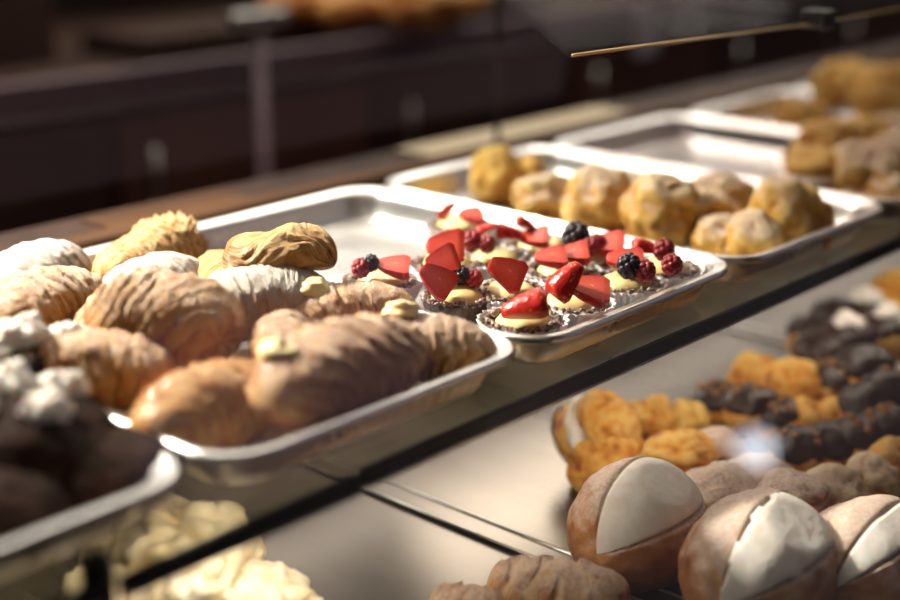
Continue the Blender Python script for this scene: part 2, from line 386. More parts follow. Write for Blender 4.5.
# ================================================================ PASTRY SHAPES
def grid_faces(n, m, off=0, wrap=True):
    return [(off+i*m+k, off+i*m+(k+1) % m, off+(i+1)*m+(k+1) % m, off+(i+1)*m+k) for i in range(n-1) for k in range(m)]
def croissant(seed, L=.095, rad=.027, bend=.5, K=5, N=110, Mv=60, ridge=.10, fine=.018, flat=.82, frill=0., taper=2.4, skew=.10):
    """a rolled pastry lying along x, bent in the xy plane, its base at z=0"""
    vs = []; tone = []; lay3 = []
    for i in range(N):
        t = i/(N-1); s = 2*t-1
        cx = L/2*math.sin(s*(1-.0)*bend*1.2)/math.sin(bend*1.2); cy = -L*.5*(1-math.cos(s*bend*1.2))/max(math.sin(bend*1.2), .2)
        ta = math.atan2(-math.sin(s*bend*1.2), math.cos(s*bend*1.2))
        for k in range(Mv):
            v = 2*PI*k/Mv
            pn = Vector((t*3.2+seed*7.3, math.cos(v)*1.1, math.sin(v)*1.1))
            wob = .5*noise.noise(pn*1.3); wb2 = noise.noise(Vector((t*2.1+seed*3.3, math.cos(v)*.8+2, math.sin(v)*.8)))
            q = abs(s + skew*math.sin(v+seed) + .05*wob)
            base = max(0., 1-min(1., abs(s))**taper)**.5
            fr = (q*K + .95*wb2 + .14*noise.noise(pn*3)); lay3.append((fr, math.cos(v), math.sin(v))) ; fi = fr - math.floor(fr)
            lay = ridge*((1-fi)**.7*1.0 - .5) * (1 if q > .06 else .4)
            fl = fine*noise.noise(Vector((fr*17+seed, math.cos(v)*1.3, math.sin(v)*1.3)))
            fl += fine*.5*noise.noise(Vector((fr*38+seed, math.cos(v)*2.5, math.sin(v)*2.5)))
            r = rad*base*(1 + lay*(.75+.9*wb2) + fl + .10*wob + .05*noise.noise(pn*5))
            if frill and t > .5:
                g = (t-.5)/.5; r += rad*frill*g*(.25 + .5*abs(noise.noise(Vector((v*6, t*26, seed)))) )*min(1, base*2)
            oy = math.cos(v)*r; oz = math.sin(v)*r*flat
            vs.append(Vector((cx - oy*math.sin(ta), cy + oy*math.cos(ta), oz)))
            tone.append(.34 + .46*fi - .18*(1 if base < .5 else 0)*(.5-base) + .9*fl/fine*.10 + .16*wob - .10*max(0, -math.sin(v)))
    zmin = min(v.z for v in vs)*.86
    vs = [Vector((v.x, v.y, max(v.z, zmin)-zmin)) for v in vs]
    fs = grid_faces(N, Mv) + [tuple(range(Mv-1, -1, -1)), tuple((N-1)*Mv+k for k in range(Mv))]
    return vs, fs, tone, lay3
def turnover(seed, L=.10, w=.05, h=.036):
    """a puff pastry roll with long wavy folds running lengthwise"""
    vs = []; tone = []; lay3 = []; N = 100; Mv = 64
    for i in range(N):
        t = i/(N-1); s = 2*t-1; base = max(0., 1-abs(s)**3)**.5
        for k in range(Mv):
            v = 2*PI*k/Mv
            ww = noise.noise(Vector((t*3, math.cos(v), math.sin(v)+seed)))
            fold = noise.noise(Vector((t*2.2+seed, v*3.6+ww*1.8, 3)))
            fold = 1-abs(fold)*2.2
            r = base*(1 + .17*fold*(math.sin(v) > -.5) + .10*ww + .02*noise.noise(Vector((t*14, v*12, seed))))
            y = math.cos(v)*r*w/2*(1 - .22*s); z = math.sin(v)*r*h/2
            if z < 0: z *= .7
            z += .006*math.sin(s*2.4) + .004*ww
            vs.append(Vector((s*L/2*(1+.03*ww), y + .004*math.sin(s*3), z)))
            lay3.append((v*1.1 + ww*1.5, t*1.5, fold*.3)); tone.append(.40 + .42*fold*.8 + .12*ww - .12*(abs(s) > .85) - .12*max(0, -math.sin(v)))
    zmin = min(v.z for v in vs); vs = [Vector((v.x, v.y, v.z-zmin)) for v in vs]
    return vs, grid_faces(N, Mv) + [tuple(range(Mv-1, -1, -1)), tuple((N-1)*Mv+k for k in range(Mv))], tone, lay3
def ball(seed, rx, ry, rz, lob=.16, fine=.04, N=44, Mv=64, lobes=1.6, cut=None, zlo=-.75, star=0):
    """a lumpy baked ball resting on z=0; cut=(dir, halfangle, depth) sinks a sector"""
    vs = []; tone = []
    for i in range(N+1):
        th = PI*i/N
        for k in range(Mv):
            ph = 2*PI*k/Mv; d = Vector((math.sin(th)*math.cos(ph), math.sin(th)*math.sin(ph), math.cos(th)))
            a = noise.noise(d*lobes + Vector((seed*5.1, seed*1.7, 0))); b = noise.noise(d*4.5 + Vector((seed, 9, 0))); c = 1.6*noise.noise(d*11 + Vector((seed, 0, 4)))
            r = 1 + lob*a + fine*b + fine*.4*c
            if lob > .2: r -= .13*max(0, .14-abs(noise.noise(d*2.4+Vector((seed*2, 1, 1)))))/.14
            vs.append(Vector((d.x*rx*r, d.y*ry*r, max(d.z*rz*r, zlo*rz))))
            tone.append(.45 + .35*a + .35*b + .12*d.z)
    zmin = min(v.z for v in vs); vs = [Vector((v.x, v.y, v.z-zmin)) for v in vs]
    fs = [(i*Mv+k, (i+1)*Mv+k, (i+1)*Mv+(k+1) % Mv, i*Mv+(k+1) % Mv) for i in range(N) for k in range(Mv)]
    return vs, fs, tone
def pastry(name, geo, m, parent=None, sugar=1.0, rot=None):
    vs, fs, tone = geo[:3]; lay3 = geo[3] if len(geo) > 3 else None
    if rot:
        e = Euler(rot).to_matrix(); vs = [e @ v for v in vs]
    nz = shade_attrs(vs, fs, None)
    if nz[np.argmax([v.z for v in vs])] < 0:
        fs = [tuple(reversed(f)) for f in fs]; nz = -nz
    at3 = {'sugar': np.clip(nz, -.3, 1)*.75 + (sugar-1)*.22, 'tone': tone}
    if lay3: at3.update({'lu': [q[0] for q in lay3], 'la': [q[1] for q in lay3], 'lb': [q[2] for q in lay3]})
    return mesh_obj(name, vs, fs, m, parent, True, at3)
def place(o, u, v, zbase, zc, rz, rx=0, ry=0, label=None, cat=None, group=None):
    """stand o at the spot seen through pixel (u, v) when its middle is at height zc"""
    p = at(u, v, zc); o.location = (p.x, p.y, CZ + zbase*S); o.rotation_euler = (rx, ry, rz)
    return tag(o, label, cat, group)

# ---------------------------------------------------------------- croissant tray
G1 = 'pastries piled on the croissant tray'
B = FL + .003
def cro(u, v, zb, zc, rz, mkey, label, seed, rx=0, ry=0, name='croissant', cat='croissant', cream=None, sugar=1., **kw):
    o = pastry(name, croissant(seed, **kw), M[mkey], sugar=sugar)
    place(o, u, v, zb, zc, rz, rx, ry, label, cat, G1)
    if cream:
        for (cx, cy, cz, r, sc) in cream:
            q = MB(); q.blob((cx, cy, cz), r, seed, 20, 14, .5, sc); q.build('custard_filling', M['custard'], o, True)
    return o
cro(30, 262, B+.02, -.95, .35, 'crois_sugar', 'rounded croissant white with icing sugar, at the back left corner of its tray', 1, L=.100, rad=.029, bend=.35, K=4, ridge=.12, fine=.03)
cro(142, 250, B+.02, -.97, .42, 'crois_flaky', 'pale flaky pastry with a frilled open end, at the back of the croissant tray', 2, L=.112, rad=.022, bend=.2, K=7, frill=1.5, fine=.12, name='flaky_pastry', cat='pastry', taper=4, ridge=.14, sugar=.5)
cro(150, 276, B+.05, -.95, .15, 'crois_sugar', 'sugar-white croissant peeking out between the frilled pastry and the big ridged croissant', 3, L=.088, rad=.024, bend=.4, K=4)
cro(166, 316, B+.05, -.93, -1.15, 'crois_dust', 'large ridged brown croissant standing out in the middle of the pile', 4, rx=.1, L=.090, rad=.036, bend=.6, K=4, ridge=.17, fine=.09, skew=.3, sugar=.8)
cro(36, 300, B+.04, -.95, .3, 'crois_dust', 'dusted croissant at the left frame edge below the sugar-white one', 5, L=.105, rad=.029, bend=.5, K=5, fine=.08, sugar=1.)
cro(108, 304, B+.04, -.93, 1.1, 'crois_dust', 'small dusted croissant with yellow custard showing, left of the big ridged one', 6, L=.08, rad=.022, bend=.5, K=4, cream=[(.0, .0, .034, .011, (1.4, 1, .7))])
cro(70, 352, B+.02, -.95, -.62, 'crois', 'brown croissant lying against the left rim of its tray', 7, L=.112, rad=.029, bend=.6, K=4, ridge=.15, fine=.08, sugar=1.)
cro(206, 398, B, -.99, .05, 'crois_orange', 'orange-brown croissant nearest the viewer at the front left tray corner', 8, L=.100, rad=.027, bend=.45, K=5, ridge=.20, fine=.09, sugar=.5, skew=.2)
cro(222, 265, B+.03, -.95, 1.0, 'crois_flaky', 'orange puff pastry tucked under the glossy folded turnover', 9, L=.075, rad=.025, bend=.3, K=4, name='puff_pastry', cat='pastry', sugar=.1)
o = pastry('turnover', turnover(3, .076, .044, .033), M['crois_plain'])
place(o, 277, 250, B+.135, -.88, -.95, .12, .16, 'smooth golden folded turnover lying on top of the pile', 'pastry', G1)
cro(256, 292, B+.04, -.95, -.3, 'crois_sugar', 'plump sugared croissant directly below the folded turnover', 10, L=.095, rad=.029, bend=.5, K=4, fine=.06, sugar=.5)
cro(283, 318, B+.07, -.91, .9, 'crois_dust', 'small pointed croissant tip dusted with sugar, in the centre front of the pile', 11, L=.075, rad=.020, bend=.4, K=4, sugar=.7)
cro(346, 298, B+.02, -.97, -.5, 'crois_dust', 'dusted croissant leaning on the tartlet tray rim', 12, L=.090, rad=.024, bend=.5, K=4, cream=[(-.022, -.002, .036, .009, (1.2, 1, .8))], sugar=.7)
cro(335, 368, B+.03, -.97, .05, 'crois', 'largest croissant in front with sugared ridges and brown sides', 13, L=.128, rad=.031, bend=.35, K=4, ridge=.17, fine=.08, cream=[(-.040, .004, .044, .009, (1.2, 1.2, .9))], sugar=1.0, skew=.22)
cro(418, 338, B+.01, -.99, -.85, 'crois_dust', 'dusted croissant at the right front corner of its tray', 14, L=.092, rad=.025, bend=.5, K=5, ridge=.14, fine=.05, cream=[(-.010, .004, .042, .009, (1.2, 1, .7))], sugar=1.2)

# ---------------------------------------------------------------- chocolate cakes on the first tray
G0 = 'chocolate cakes on the far left tray'
def choc_cake(u, v, zb, zc, rx_, ry_, h, label, seed, dollops, stars=True):
    o = pastry('chocolate_cake', ball(seed, rx_, ry_, h, .10, .05, zlo=-.6), M['choc'])
    place(o, u, v, zb, zc, .2, label=label, cat='cake', group=G0)
    for (x, y, r) in dollops:
        z = 1.6*h*math.sqrt(max(.05, 1-(x/rx_)**2*.8-(y/ry_)**2*.8))*.88
        k = pastry('cream_dollop', ball(seed+int(r*3000), r*1.15, r, r*.95, .3, .12, 24, 36), M['cream'], o); k.location = (x, y, z-.3*r)
    return o
choc_cake(14, 436, B, -.98, .056, .052, .032, 'dark chocolate cake topped with drooping cream at the far left', 21, [(-.022,.008,.014), (.012,.016,.015), (.034,.0,.013), (.004,-.020,.011)])
choc_cake(98, 466, B, -1.03, .040, .042, .021, 'low dark chocolate cake in the front right corner of the left tray', 22, [])
choc_cake(-8, 508, B, -1.02, .036, .036, .022, 'plain dark chocolate cake cut by the left frame edge at the tray front', 23, [])
choc_cake(26, 366, B, -.97, .036, .034, .032, 'chocolate cake with pale cream rosettes behind the drooping cream one', 24, [(0,0,.014), (.022,-.010,.013), (-.022,.004,.013)])

# ---------------------------------------------------------------- tartlets
def cup_geo(r0, r1, h, n=36, amp=.0011):
    prof = []
    K = 8
    for i in range(K+1):
        t = i/K; prof.append((r0 + (r1-r0)*t + .001*math.sin(t*PI), h*t))
    vs, fs = lathe(prof, n*4, lambda i, a, r, z: (r + amp*(.3+.7*i/K)*math.cos(n*a), z + .0005*math.cos(n*a/2)*(i/K)))
    m = n*4; c = len(vs); vs.append((0, 0, 0)); fs += [(c, k, (k+1) % m)[::-1] for k in range(m)]
    return vs, fs
cup_src = mesh_obj('paper_cup', *cup_geo(.0190, .0298, .0222), M['paper']); md = cup_src.modifiers.new('t', 'SOLIDIFY'); md.thickness = .0003
def crust_geo():
    prof = [(.0001,.0012),(.0175,.0012),(.019,.003),(.0243,.019),(.0250,.0205),(.0240,.0212),(.0225,.0205),(.0215,.017),(.0001,.016)]
    return lathe(prof, 120, lambda i, a, r, z: (r*(1+(.022*math.cos(30*a) if 2 <= i <= 4 else 0)) , z))
crust_src = mesh_obj('tart_crust', *crust_geo(), M['choc_crust'])
crumb_src = []
for s in range(3):
    rnd = random.Random(s); q = MB()
    for k in range(190):
        a = rnd.uniform(0, 2*PI); r = rnd.gauss(.0228, .0013)
        q.blob((r*math.cos(a), r*math.sin(a), .0215 + rnd.uniform(-.0008, .0022) - abs(r-.0228)*.5), rnd.uniform(.0008, .0017), k, 6, 4, .5, (1.2, .9, .8))
    crumb_src.append(q.build('crumb_topping', M['crumb'], None, True))
custard_src = []
for s in range(3):
    lv, lf = lathe([(.0001,.0088),(.006,.0086),(.011,.0076),(.0155,.0054),(.0182,.0020),(.0185,-.001),(.017,-.003)], 48,
        lambda i, a, r, z: (r*(1+.09*noise.noise(Vector((math.cos(a)*1.3, math.sin(a)*1.3, s*5+i*.2)))), z + .0022*noise.noise(Vector((math.cos(a)*r*90, math.sin(a)*r*90, s*3)))*(r < .017)))
    lv = [(p[0], p[1], p[2]+.0195) for p in lv]
    custard_src.append(mesh_obj('custard', lv, lf, M['custard']))
def straw_geo(seed, a0, a1, L=.027, Wd=.0122, squash=1.0):
    """a piece of strawberry: the sector a0..a1 of a berry lying along x"""
    N = 26; Mv = 22; vs = []; core = []; fm = []; fs = []
    for i in range(N):
        t = i/(N-1); r = Wd*1.12*(max(0., 1-t*.94)**.46)*min(1., .74 + t*1.8)*(1 + .05*noise.noise(Vector((t*4, seed*3, 0))))
        if i == N-1: r = Wd*.12
        x = L*(t-.45)
        arc = []
        for k in range(Mv):
            a = a0 + (a1-a0)*k/(Mv-1); rr = r*(1 + .05*noise.noise(Vector((t*3, math.cos(a), seed))))
            arc.append(((x, rr*math.cos(a)*squash, rr*math.sin(a)), 0.))
        n2 = 10; p0 = arc[-1][0]; p1 = arc[0][0]; full = abs(a1-a0) <= PI*1.01
        cut = []
        for k in range(1, n2):
            w = k/n2
            if abs(a1-a0) > PI*.98: p = [p0[j]+(p1[j]-p0[j])*w for j in range(3)]
            else:
                p = [p0[j]*(1-2*w) + (x if j == 0 else 0)*2*w if w < .5 else p1[j]*(2*w-1) + (x if j == 0 else 0)*(2-2*w) for j in range(3)]
            dd = math.hypot(p[1], p[2])/max(r, 1e-5)
            cut.append((tuple(p), max(0., .55-dd*.6)*(1-abs(2*t-.9)*.6)))
        ring = arc + cut
        for p, c in ring: vs.append(p); core.append(c)
    m = Mv + 9
    for i in range(N-1):
        for k in range(m):
            fs.append((i*m+k, (i+1)*m+k, (i+1)*m+(k+1) % m, i*m+(k+1) % m)); fm.append(1 if k >= Mv-1 else 0)
    fs += [tuple(range(m)), tuple((N-1)*m+k for k in range(m-1, -1, -1))]; fm += [0, 0]
    return vs, fs, core, fm
def straw_piece(kind, seed):
    a0, a1 = {'half': (-.18, PI+.18), 'wedge': (.0, PI*.75), 'thick': (-.3, PI+.3)}[kind]
    v, f, c, fm = straw_geo(seed, a0, a1)
    o = mesh_obj('strawberry_slice', v, f, attrs={'core': c}, mats=[M['straw'], M['strawcut']], fm=fm); o.data.set_sharp_from_angle(angle=math.radians(38)); return o
straws = {(k, s): straw_piece(k, s) for k in ('half', 'wedge', 'thick') for s in (1, 2)}
def berry_src(name, m, r, dr, n, seed):
    q = MB(); q.blob((0,0,0), r*.86, 1, 14, 10, .05)
    for k in range(n):
        z = 1-2*(k+.5)/n; a = k*2.39996; w = math.sqrt(1-z*z)
        q.blob((w*math.cos(a)*r*.82, w*math.sin(a)*r*.82, z*r*.9), dr, k, 9, 6, .08)
    return q.build(name, m, None, True)
rasp = berry_src('raspberry', M['rasp'], .0060, .0024, 34, 1); blk = berry_src('blackberry', M['black'], .0066, .0026, 32, 2)
sources = [cup_src, crust_src, *crumb_src, *custard_src, *straws.values(), rasp, blk]
TB = FL + .003
def tart(n, u, v, label, tops, rz=0., cup=True, name='strawberry_tartlet'):
    p = at(u, v, -1.01); p.y = max(p.y, 1.925*S); p.z = CZ + TB*S
    t = empty(name, p, rz); tag(t, label, 'tartlet', 'fruit tartlets on the half empty tray')
    if cup: new_object('paper_cup', cup_src, t).rotation_euler = (0, 0, n)
    c = new_object('tart_crust', crust_src, t)
    new_object('crumb_topping', crumb_src[n % 3], c).rotation_euler = (0, 0, n*1.3)
    new_object('custard', custard_src[n % 3], t).rotation_euler = (0, 0, n*2.)
    for (kind, tu, tv_, tz, rot, sc) in tops:
        w = at(tu, tv_, tz)
        loc = Matrix.Rotation(-rz, 3, 'Z') @ (w - p)
        if kind in ('rasp', 'black'): q = new_object('raspberry' if kind == 'rasp' else 'blackberry', rasp if kind == 'rasp' else blk, t)
        else: q = new_object('strawberry_slice', straws[(kind, 1 + n % 2)], t)
        q.location = loc; q.rotation_euler = rot
        if kind not in ('rasp', 'black'): sc *= .90
        q.scale = (sc, sc, sc)
    return t
Z = -.965; cam_yaw = -.83       # -.83: a piece lying along this angle runs left to right across the view
H = 'half'; Wg = 'wedge'; TK = 'thick'
tart(0, 460, 224, 'tartlet farthest back on its tray with two pale red strawberry pieces', [(Wg,449,213,-.955,(-.5,-.9,cam_yaw+.2),.75),(H,472,214,-.955,(2.75,-.1,cam_yaw+PI+.3),.85)])
tart(1, 382, 279, 'leftmost tartlet with a strawberry, a raspberry and a dark berry', [(H,395,265,-.96,(2.75,-.1,cam_yaw+PI),.95),('rasp',361,268,-.965,(0,0,0),1),('black',371,263,-.955,(0,0,1),.8)])
tart(2, 447, 262, 'tartlet with big overlapping strawberry slices, behind the one showing its dark crust', [(TK,447,246,-.94,(2.20,.0,cam_yaw+PI),1.15),(TK,443,260,-.93,(2.20,.2,cam_yaw+PI+.3),.95)])
tart(3, 457, 294, 'tartlet whose bare dark fluted crust faces the front, with one tall strawberry', [(H,438,280,-.95,(2.35,-.65,cam_yaw+PI-.1),1.05),('black',461,275,-.965,(0,0,0),.85),('rasp',474,279,-.975,(0,0,0),.95)], cup=False)
tart(4, 494, 257, 'tartlet with two raspberries at its left edge and a pale strawberry tip', [('rasp',472,241,-.95,(0,0,0),1.1),('rasp',487,244,-.955,(0,0,0),.95),(Wg,508,236,-.965,(.8,.1,cam_yaw),.85),(Wg,488,232,-.95,(.5,-.5,cam_yaw),.7)])
tart(5, 541, 244, 'tartlet with two red strawberry pieces at the back right of the group', [(H,535,236,-.965,(2.75,.1,cam_yaw+PI-.2),.95),(Wg,524,228,-.95,(.4,.4,cam_yaw),.75)])
tart(6, 512, 290, 'tartlet with one leaning strawberry half on yellow custard, centre of the group', [(H,508,272,-.945,(2.35,-.5,cam_yaw+PI),1.1)])
tart(7, 528, 320, 'nearest tartlet with a single dark red strawberry slab, at the front rim', [(TK,527,311,-.965,(0.50,.15,cam_yaw+PI),1.25)])
tart(8, 562, 269, 'tartlet with two flat strawberry pieces on thick pale custard, right of centre', [(H,552,256,-.955,(2.75,.03,cam_yaw+PI+.1),.95),(H,574,252,-.955,(2.75,.1,cam_yaw+PI),.95)])
tart(9, 583, 304, 'front tartlet with two strawberry pieces crossing in a V shape', [(Wg,568,282,-.935,(1.2,-.95,cam_yaw+.1),1.1),(H,591,288,-.95,(2.75,-.22,cam_yaw+PI),1.15)])
tart(10, 632, 283, 'tartlet with strawberry, blackberry and raspberry over cream, near the right rim', [(H,627,259,-.95,(2.75,-.05,cam_yaw+PI),1.1),('black',629,266,-.945,(0,0,0),1.15),('rasp',645,271,-.955,(0,0,0),1.1)])
tart(11, 668, 268, 'rightmost tartlet with two raspberries and a strawberry sliver', [('rasp',664,250,-.945,(0,0,0),1.15),('rasp',672,265,-.955,(0,0,0),1.1),(Wg,645,252,-.955,(.6,.1,cam_yaw),.9)])
tart(12, 592, 256, 'tartlet at the back right with one large blackberry and a pale strawberry', [('black',576,236,-.95,(0,0,0),1.4),('rasp',590,247,-.96,(0,0,0),1.0),('rasp',597,243,-.96,(0,0,1),1.0),(H,607,243,-.96,(2.75,.1,cam_yaw+PI-.2),1.15)])
for s_ in sources: bpy.data.objects.remove(s_)

# ---------------------------------------------------------------- cream puffs
def puff(u, v, zb, zc, r, label, seed, mkey='choux_dust', group=None, rz=0., el=1.2, hh=.85, cream=False, cup=False, name='cream_puff', cat='cream puff', lob=.24, rx=0., ry=0., sugar=1.):
    if cream:
        t = empty(name, (0, 0, 0))
        b_ = pastry('puff_base', ball(seed, r*el, r, r*.55*hh, lob, .06, 30, 48, zlo=-.8), M[mkey], t, sugar)
        c_ = pastry('cream_filling', ball(seed+50, r*el*1.0, r*1.0, r*.40*hh, .2, .08, 22, 48), M['cream'], t); c_.location.z = r*.55*hh
        l_ = pastry('puff_lid', ball(seed+90, r*el*.92, r*.92, r*.55*hh, lob, .07, 30, 48, zlo=-.5), M[mkey], t, sugar); l_.location.z = r*.98*hh
    else:
        t = pastry(name, ball(seed, r*el, r, r*hh, lob, .05, 38, 56), M[mkey], None, sugar)
    place(t, u, v, zb, zc, rz, rx, ry, label, cat, group)
    if cup:
        k = mesh_obj('paper_cup', *cup_geo(r*.8, r*1.12, .010, 30, .0012), M['paper'], t); k.location.z = -.0012
    return t
G3 = 'dusted cream puffs on the fourth tray'
PB = FL + .004
cp = lambda *a, **k: puff(*a, group=G3, **k)
cp(497, 180, PB, -1.02, .025, 'tall golden puff at the back left end of the dusted row', 31, mkey='choux', el=1., hh=1.15, lob=.34)
cp(524, 180, PB, -1.02, .024, 'smaller golden puff touching the back left one on its right', 32, mkey='choux', el=1., hh=1.0, lob=.34)
cp(546, 194, PB, -1.02, .027, 'third puff from the left with sugar on its cap, before the tall golden pair', 33, el=1.3, hh=.8)
cp(599, 207, PB, -1.01, .031, 'broad golden puff with a pinched waist, left of the biggest one', 34, el=1.05, hh=1.05, lob=.22)
cp(660, 216, PB, -1.0, .033, 'biggest golden puff with a sugared cap in the middle of the row', 35, el=1.05, hh=1.05, lob=.22)
cp(632, 187, PB, -1.0, .029, 'sugar-white puff lying behind the two big golden ones', 36, el=1.4, hh=.7, rz=-.3, sugar=1.4)
cp(598, 187, PB, -1.01, .022, 'low sugared puff behind the one with the pinched waist', 37, el=1.2, hh=.8, sugar=1.3)
cp(708, 212, PB, -1.0, .026, 'brown sugared puff right beside the biggest one', 38, el=1.1, hh=.95)
cp(718, 190, PB, -.98, .028, 'reddish sugared puff at the back right of the row', 39, el=1.3, hh=.95, rz=-.6)
cp(724, 233, PB, -1.02, .026, 'front puff sitting in a white paper cup by the tray rim', 40, el=1.1, hh=.75, cup=True, lob=.2)
cp(752, 230, PB, -1.0, .025, 'sugared oval puff leaning forward over the tray rim', 41, el=1.15, hh=.9, rz=.4, lob=.15)
cp(779, 218, PB, -.98, .027, 'upright oval puff standing on edge near the right corner', 42, el=.9, hh=1.35, rz=.5, lob=.15, ry=.25)
cp(806, 214, PB, -.99, .024, 'yellow puff in the shade at the right corner of the dusted row', 43, el=.9, hh=1.15, mkey='choux')
G4 = 'stacked puffs on the two far trays'
cq = lambda *a, **k: puff(*a, group=G4, **k)
cq(818, 176, PB, -1.0, .036, 'far puff filled with pale cream at the bottom left of the stack', 44, mkey='choux', cream=True, hh=.8)
cq(822, 152, PB, -1.0, .032, 'far golden puff in the middle of the stack left side', 45, mkey='choux', hh=.9)
cq(800, 122, PB, -1.0, .032, 'far golden puff at the top left of the stack', 46, mkey='choux', hh=.9, el=1.1)
cq(830, 140, PB+.1, -.93, .030, 'dark golden puff resting on top of the far stack', 47, mkey='choux', hh=.7, el=1.3)
cq(866, 138, PB+.02, -.98, .034, 'brown topped far puff in the upper middle of the stack', 48, mkey='choux', hh=.8)
cq(866, 172, PB, -.98, .038, 'large sugared reddish puff in the front of the far stack', 49, hh=.9, el=1.25)
cq(898, 160, PB+.02, -.96, .036, 'sugared puff cut by the right frame edge in the far stack', 50, hh=.9)
cq(895, 130, PB, -.98, .034, 'back puff cut by the right frame edge behind the sugared ones', 51, hh=.8)
cq(862, 195, PB, -1.05, .030, 'white cream puff in crumpled paper at the front of the far stack', 52, hh=.6, el=1.5, cup=True, sugar=1.5)
cq(893, 197, PB, -1.03, .028, 'small brown puff beside the crumpled paper at the right frame edge', 53, hh=.8)
cq(845, 92, PB, -1.0, .042, 'most distant golden puff, left one on the last tray', 54, mkey='choux', hh=.9)
cq(885, 98, PB, -1.0, .042, 'most distant golden puff, right one on the last tray', 55, mkey='choux', hh=.9)

# ---------------------------------------------------------------- lower deck
LB = DZ + .004
GL = 'pastries on the lower deck'
def wedge_bun(u, v, zc, rx_, ry_, h, rz, label, seed, ha=.62, tilt=-.45, az=0.):
    """a sugared bun with a wide wedge of smoothed cream between its two halves"""
    t = empty('cream_bun', (0, 0, 0))
    ct = math.cos(tilt); st = math.sin(tilt)
    def geo(scale_in, N=60, Mv=96, cream=False):
        vs = []; tone = []
        for i in range(N+1):
            th = PI*i/N
            for k in range(Mv):
                ph = 2*PI*k/Mv; d = Vector((math.cos(th), math.sin(th)*math.cos(ph), math.sin(th)*math.sin(ph)))   # poles along x
                ang = math.atan2(d.z, -d.y)              # 0 = towards -y (viewer side), pi/2 = up
                off = abs(ang - (PI/2 + tilt))
                r = 1 + .06*noise.noise(d*2+Vector((seed, 0, 0))) + .02*noise.noise(d*7+Vector((seed, 3, 0)))
                if cream:
                    inside = off < ha + .04*noise.noise(d*6+Vector((0, seed, 0)))
                    r = min(.99, .90/max(.05, math.cos(off)*math.sin(th))) + .012*noise.noise(d*3) if inside else .70
                else:
                    if off < ha: r *= .74
                vs.append(Vector((min(d.x*rx_*r, (.70 if cream else .66)*rx_ + .02*rx_*noise.noise(d*9)), d.y*ry_*r, max(d.z*h*r, -.72*h))))
                tone.append(.42 + .3*noise.noise(d*2.5+Vector((seed, 0, 2))) + .15*d.z)
        z0 = -.72*h; vs = [Vector((v.x, v.y, v.z-z0 + (0.0006 if cream else 0))) for v in vs]
        fs = [(i*Mv+k, (i+1)*Mv+k, (i+1)*Mv+(k+1) % Mv, i*Mv+(k+1) % Mv) for i in range(N) for k in range(Mv)]
        return vs, fs, tone
    pastry('bun_crust', geo(.74), M['bun'], t)
    pastry('cream_filling', geo(.74, cream=True), M['cream'], t)
    place(t, u, v, LB, zc, rz, label=label, cat='cream bun', group=GL)
    return t
wedge_bun(638, 514, -1.47, .054, .045, .045, .10, 'sugared bun with a wide flat wedge of cream, left of the two large ones', 61, ha=.66, tilt=-.50)
wedge_bun(760, 560, -1.47, .060, .048, .048, .12, 'sugared cream bun cut by the bottom edge of the view, right of centre', 62, ha=.55, tilt=-.55)
wedge_bun(872, 548, -1.48, .054, .044, .040, .0, 'brown bun with rippled cream at the lower right corner', 63, ha=.34, tilt=-.5)
cl = lambda *a, **k: puff(*a, group=GL, **k)
t = cl(576, 430, LB+.06, -1.50, .030, 'golden choux bun with a diagonal stripe of white cream, alone at the left', 64, mkey='choux_gold', cream=True, el=1.25, hh=1.0, cup=True, rz=.25, rx=.8, lob=.14)
cl(606, 446, LB, -1.5, .028, 'orange choux piece wedged between the striped one and the big bun', 65, mkey='choux_gold', el=1.3, hh=.9, lob=.18)
cl(650, 414, LB, -1.5, .022, 'bright golden choux behind the big cream bun', 66, mkey='choux_gold', hh=1.2, lob=.26)
cl(686, 412, LB, -1.5, .020, 'pale yellow choux right of the bright golden one', 67, mkey='choux', hh=1.2, lob=.18)
cl(676, 452, LB, -1.49, .030, 'brown and white cream choux just behind the big bun', 68, mkey='choux_gold', cream=True, hh=.9, lob=.2)
cl(716, 438, LB, -1.49, .025, 'pale sugar-covered puff behind the two large buns', 69, mkey='bun', hh=.95, sugar=1.5, lob=.15)
cl(718, 486, LB, -1.50, .032, 'mauve shaded dusted puff between the two large buns', 70, mkey='bun', hh=.8, el=1.3, lob=.15)
cl(758, 462, LB, -1.48, .027, 'sugared puff above the bun cut by the bottom edge', 71, mkey='bun', hh=.9, sugar=1.5, lob=.15)
cl(792, 486, LB, -1.48, .028, 'dusted puff with white cream, right of the sugared one above the bottom bun', 72, mkey='bun', cream=True, hh=.9, lob=.2)
cl(832, 478, LB, -1.49, .027, 'dusted brown puff above the rippled cream bun', 73, mkey='choux_dust', hh=.9, lob=.18)
def rosette(u, v, zc, r, label, seed, zb=LB, hh=.9):
    o = pastry('frilly_puff', ball(seed, r*1.15, r, r*hh, .28, .07, 48, 80, lobes=1.9), M['choux_pale'])
    return place(o, u, v, zb, zc, seed, label=label, cat='puff', group=GL)
rosette(140, 540, -1.48, .032, 'pale frilly puff partly seen through the glass shelf edge, at the left', 81)
rosette(196, 520, -1.42, .030, 'pale frilly puff with a raised rim showing above the black shelf edge', 82, hh=1.2)
rosette(188, 572, -1.49, .047, 'largest pale frilly puff under the black shelf edge', 83, hh=.95)
rosette(262, 600, -1.51, .032, 'low pale puff at the bottom edge right of the largest frilly one', 84)
rosette(110, 600, -1.52, .032, 'pale puff cut by the bottom edge left of the largest frilly one', 85)
o = cro(558, 580, LB, -1.50, cam_yaw-.25, 'crois_dust', 'sugared roll with rounded ends at the bottom edge, left of the big cream buns', 15, name='sugared_roll', cat='pastry', L=.090, rad=.027, bend=.15, K=3, ridge=.16, taper=5, fine=.02, sugar=1.2); o['group'] = GL
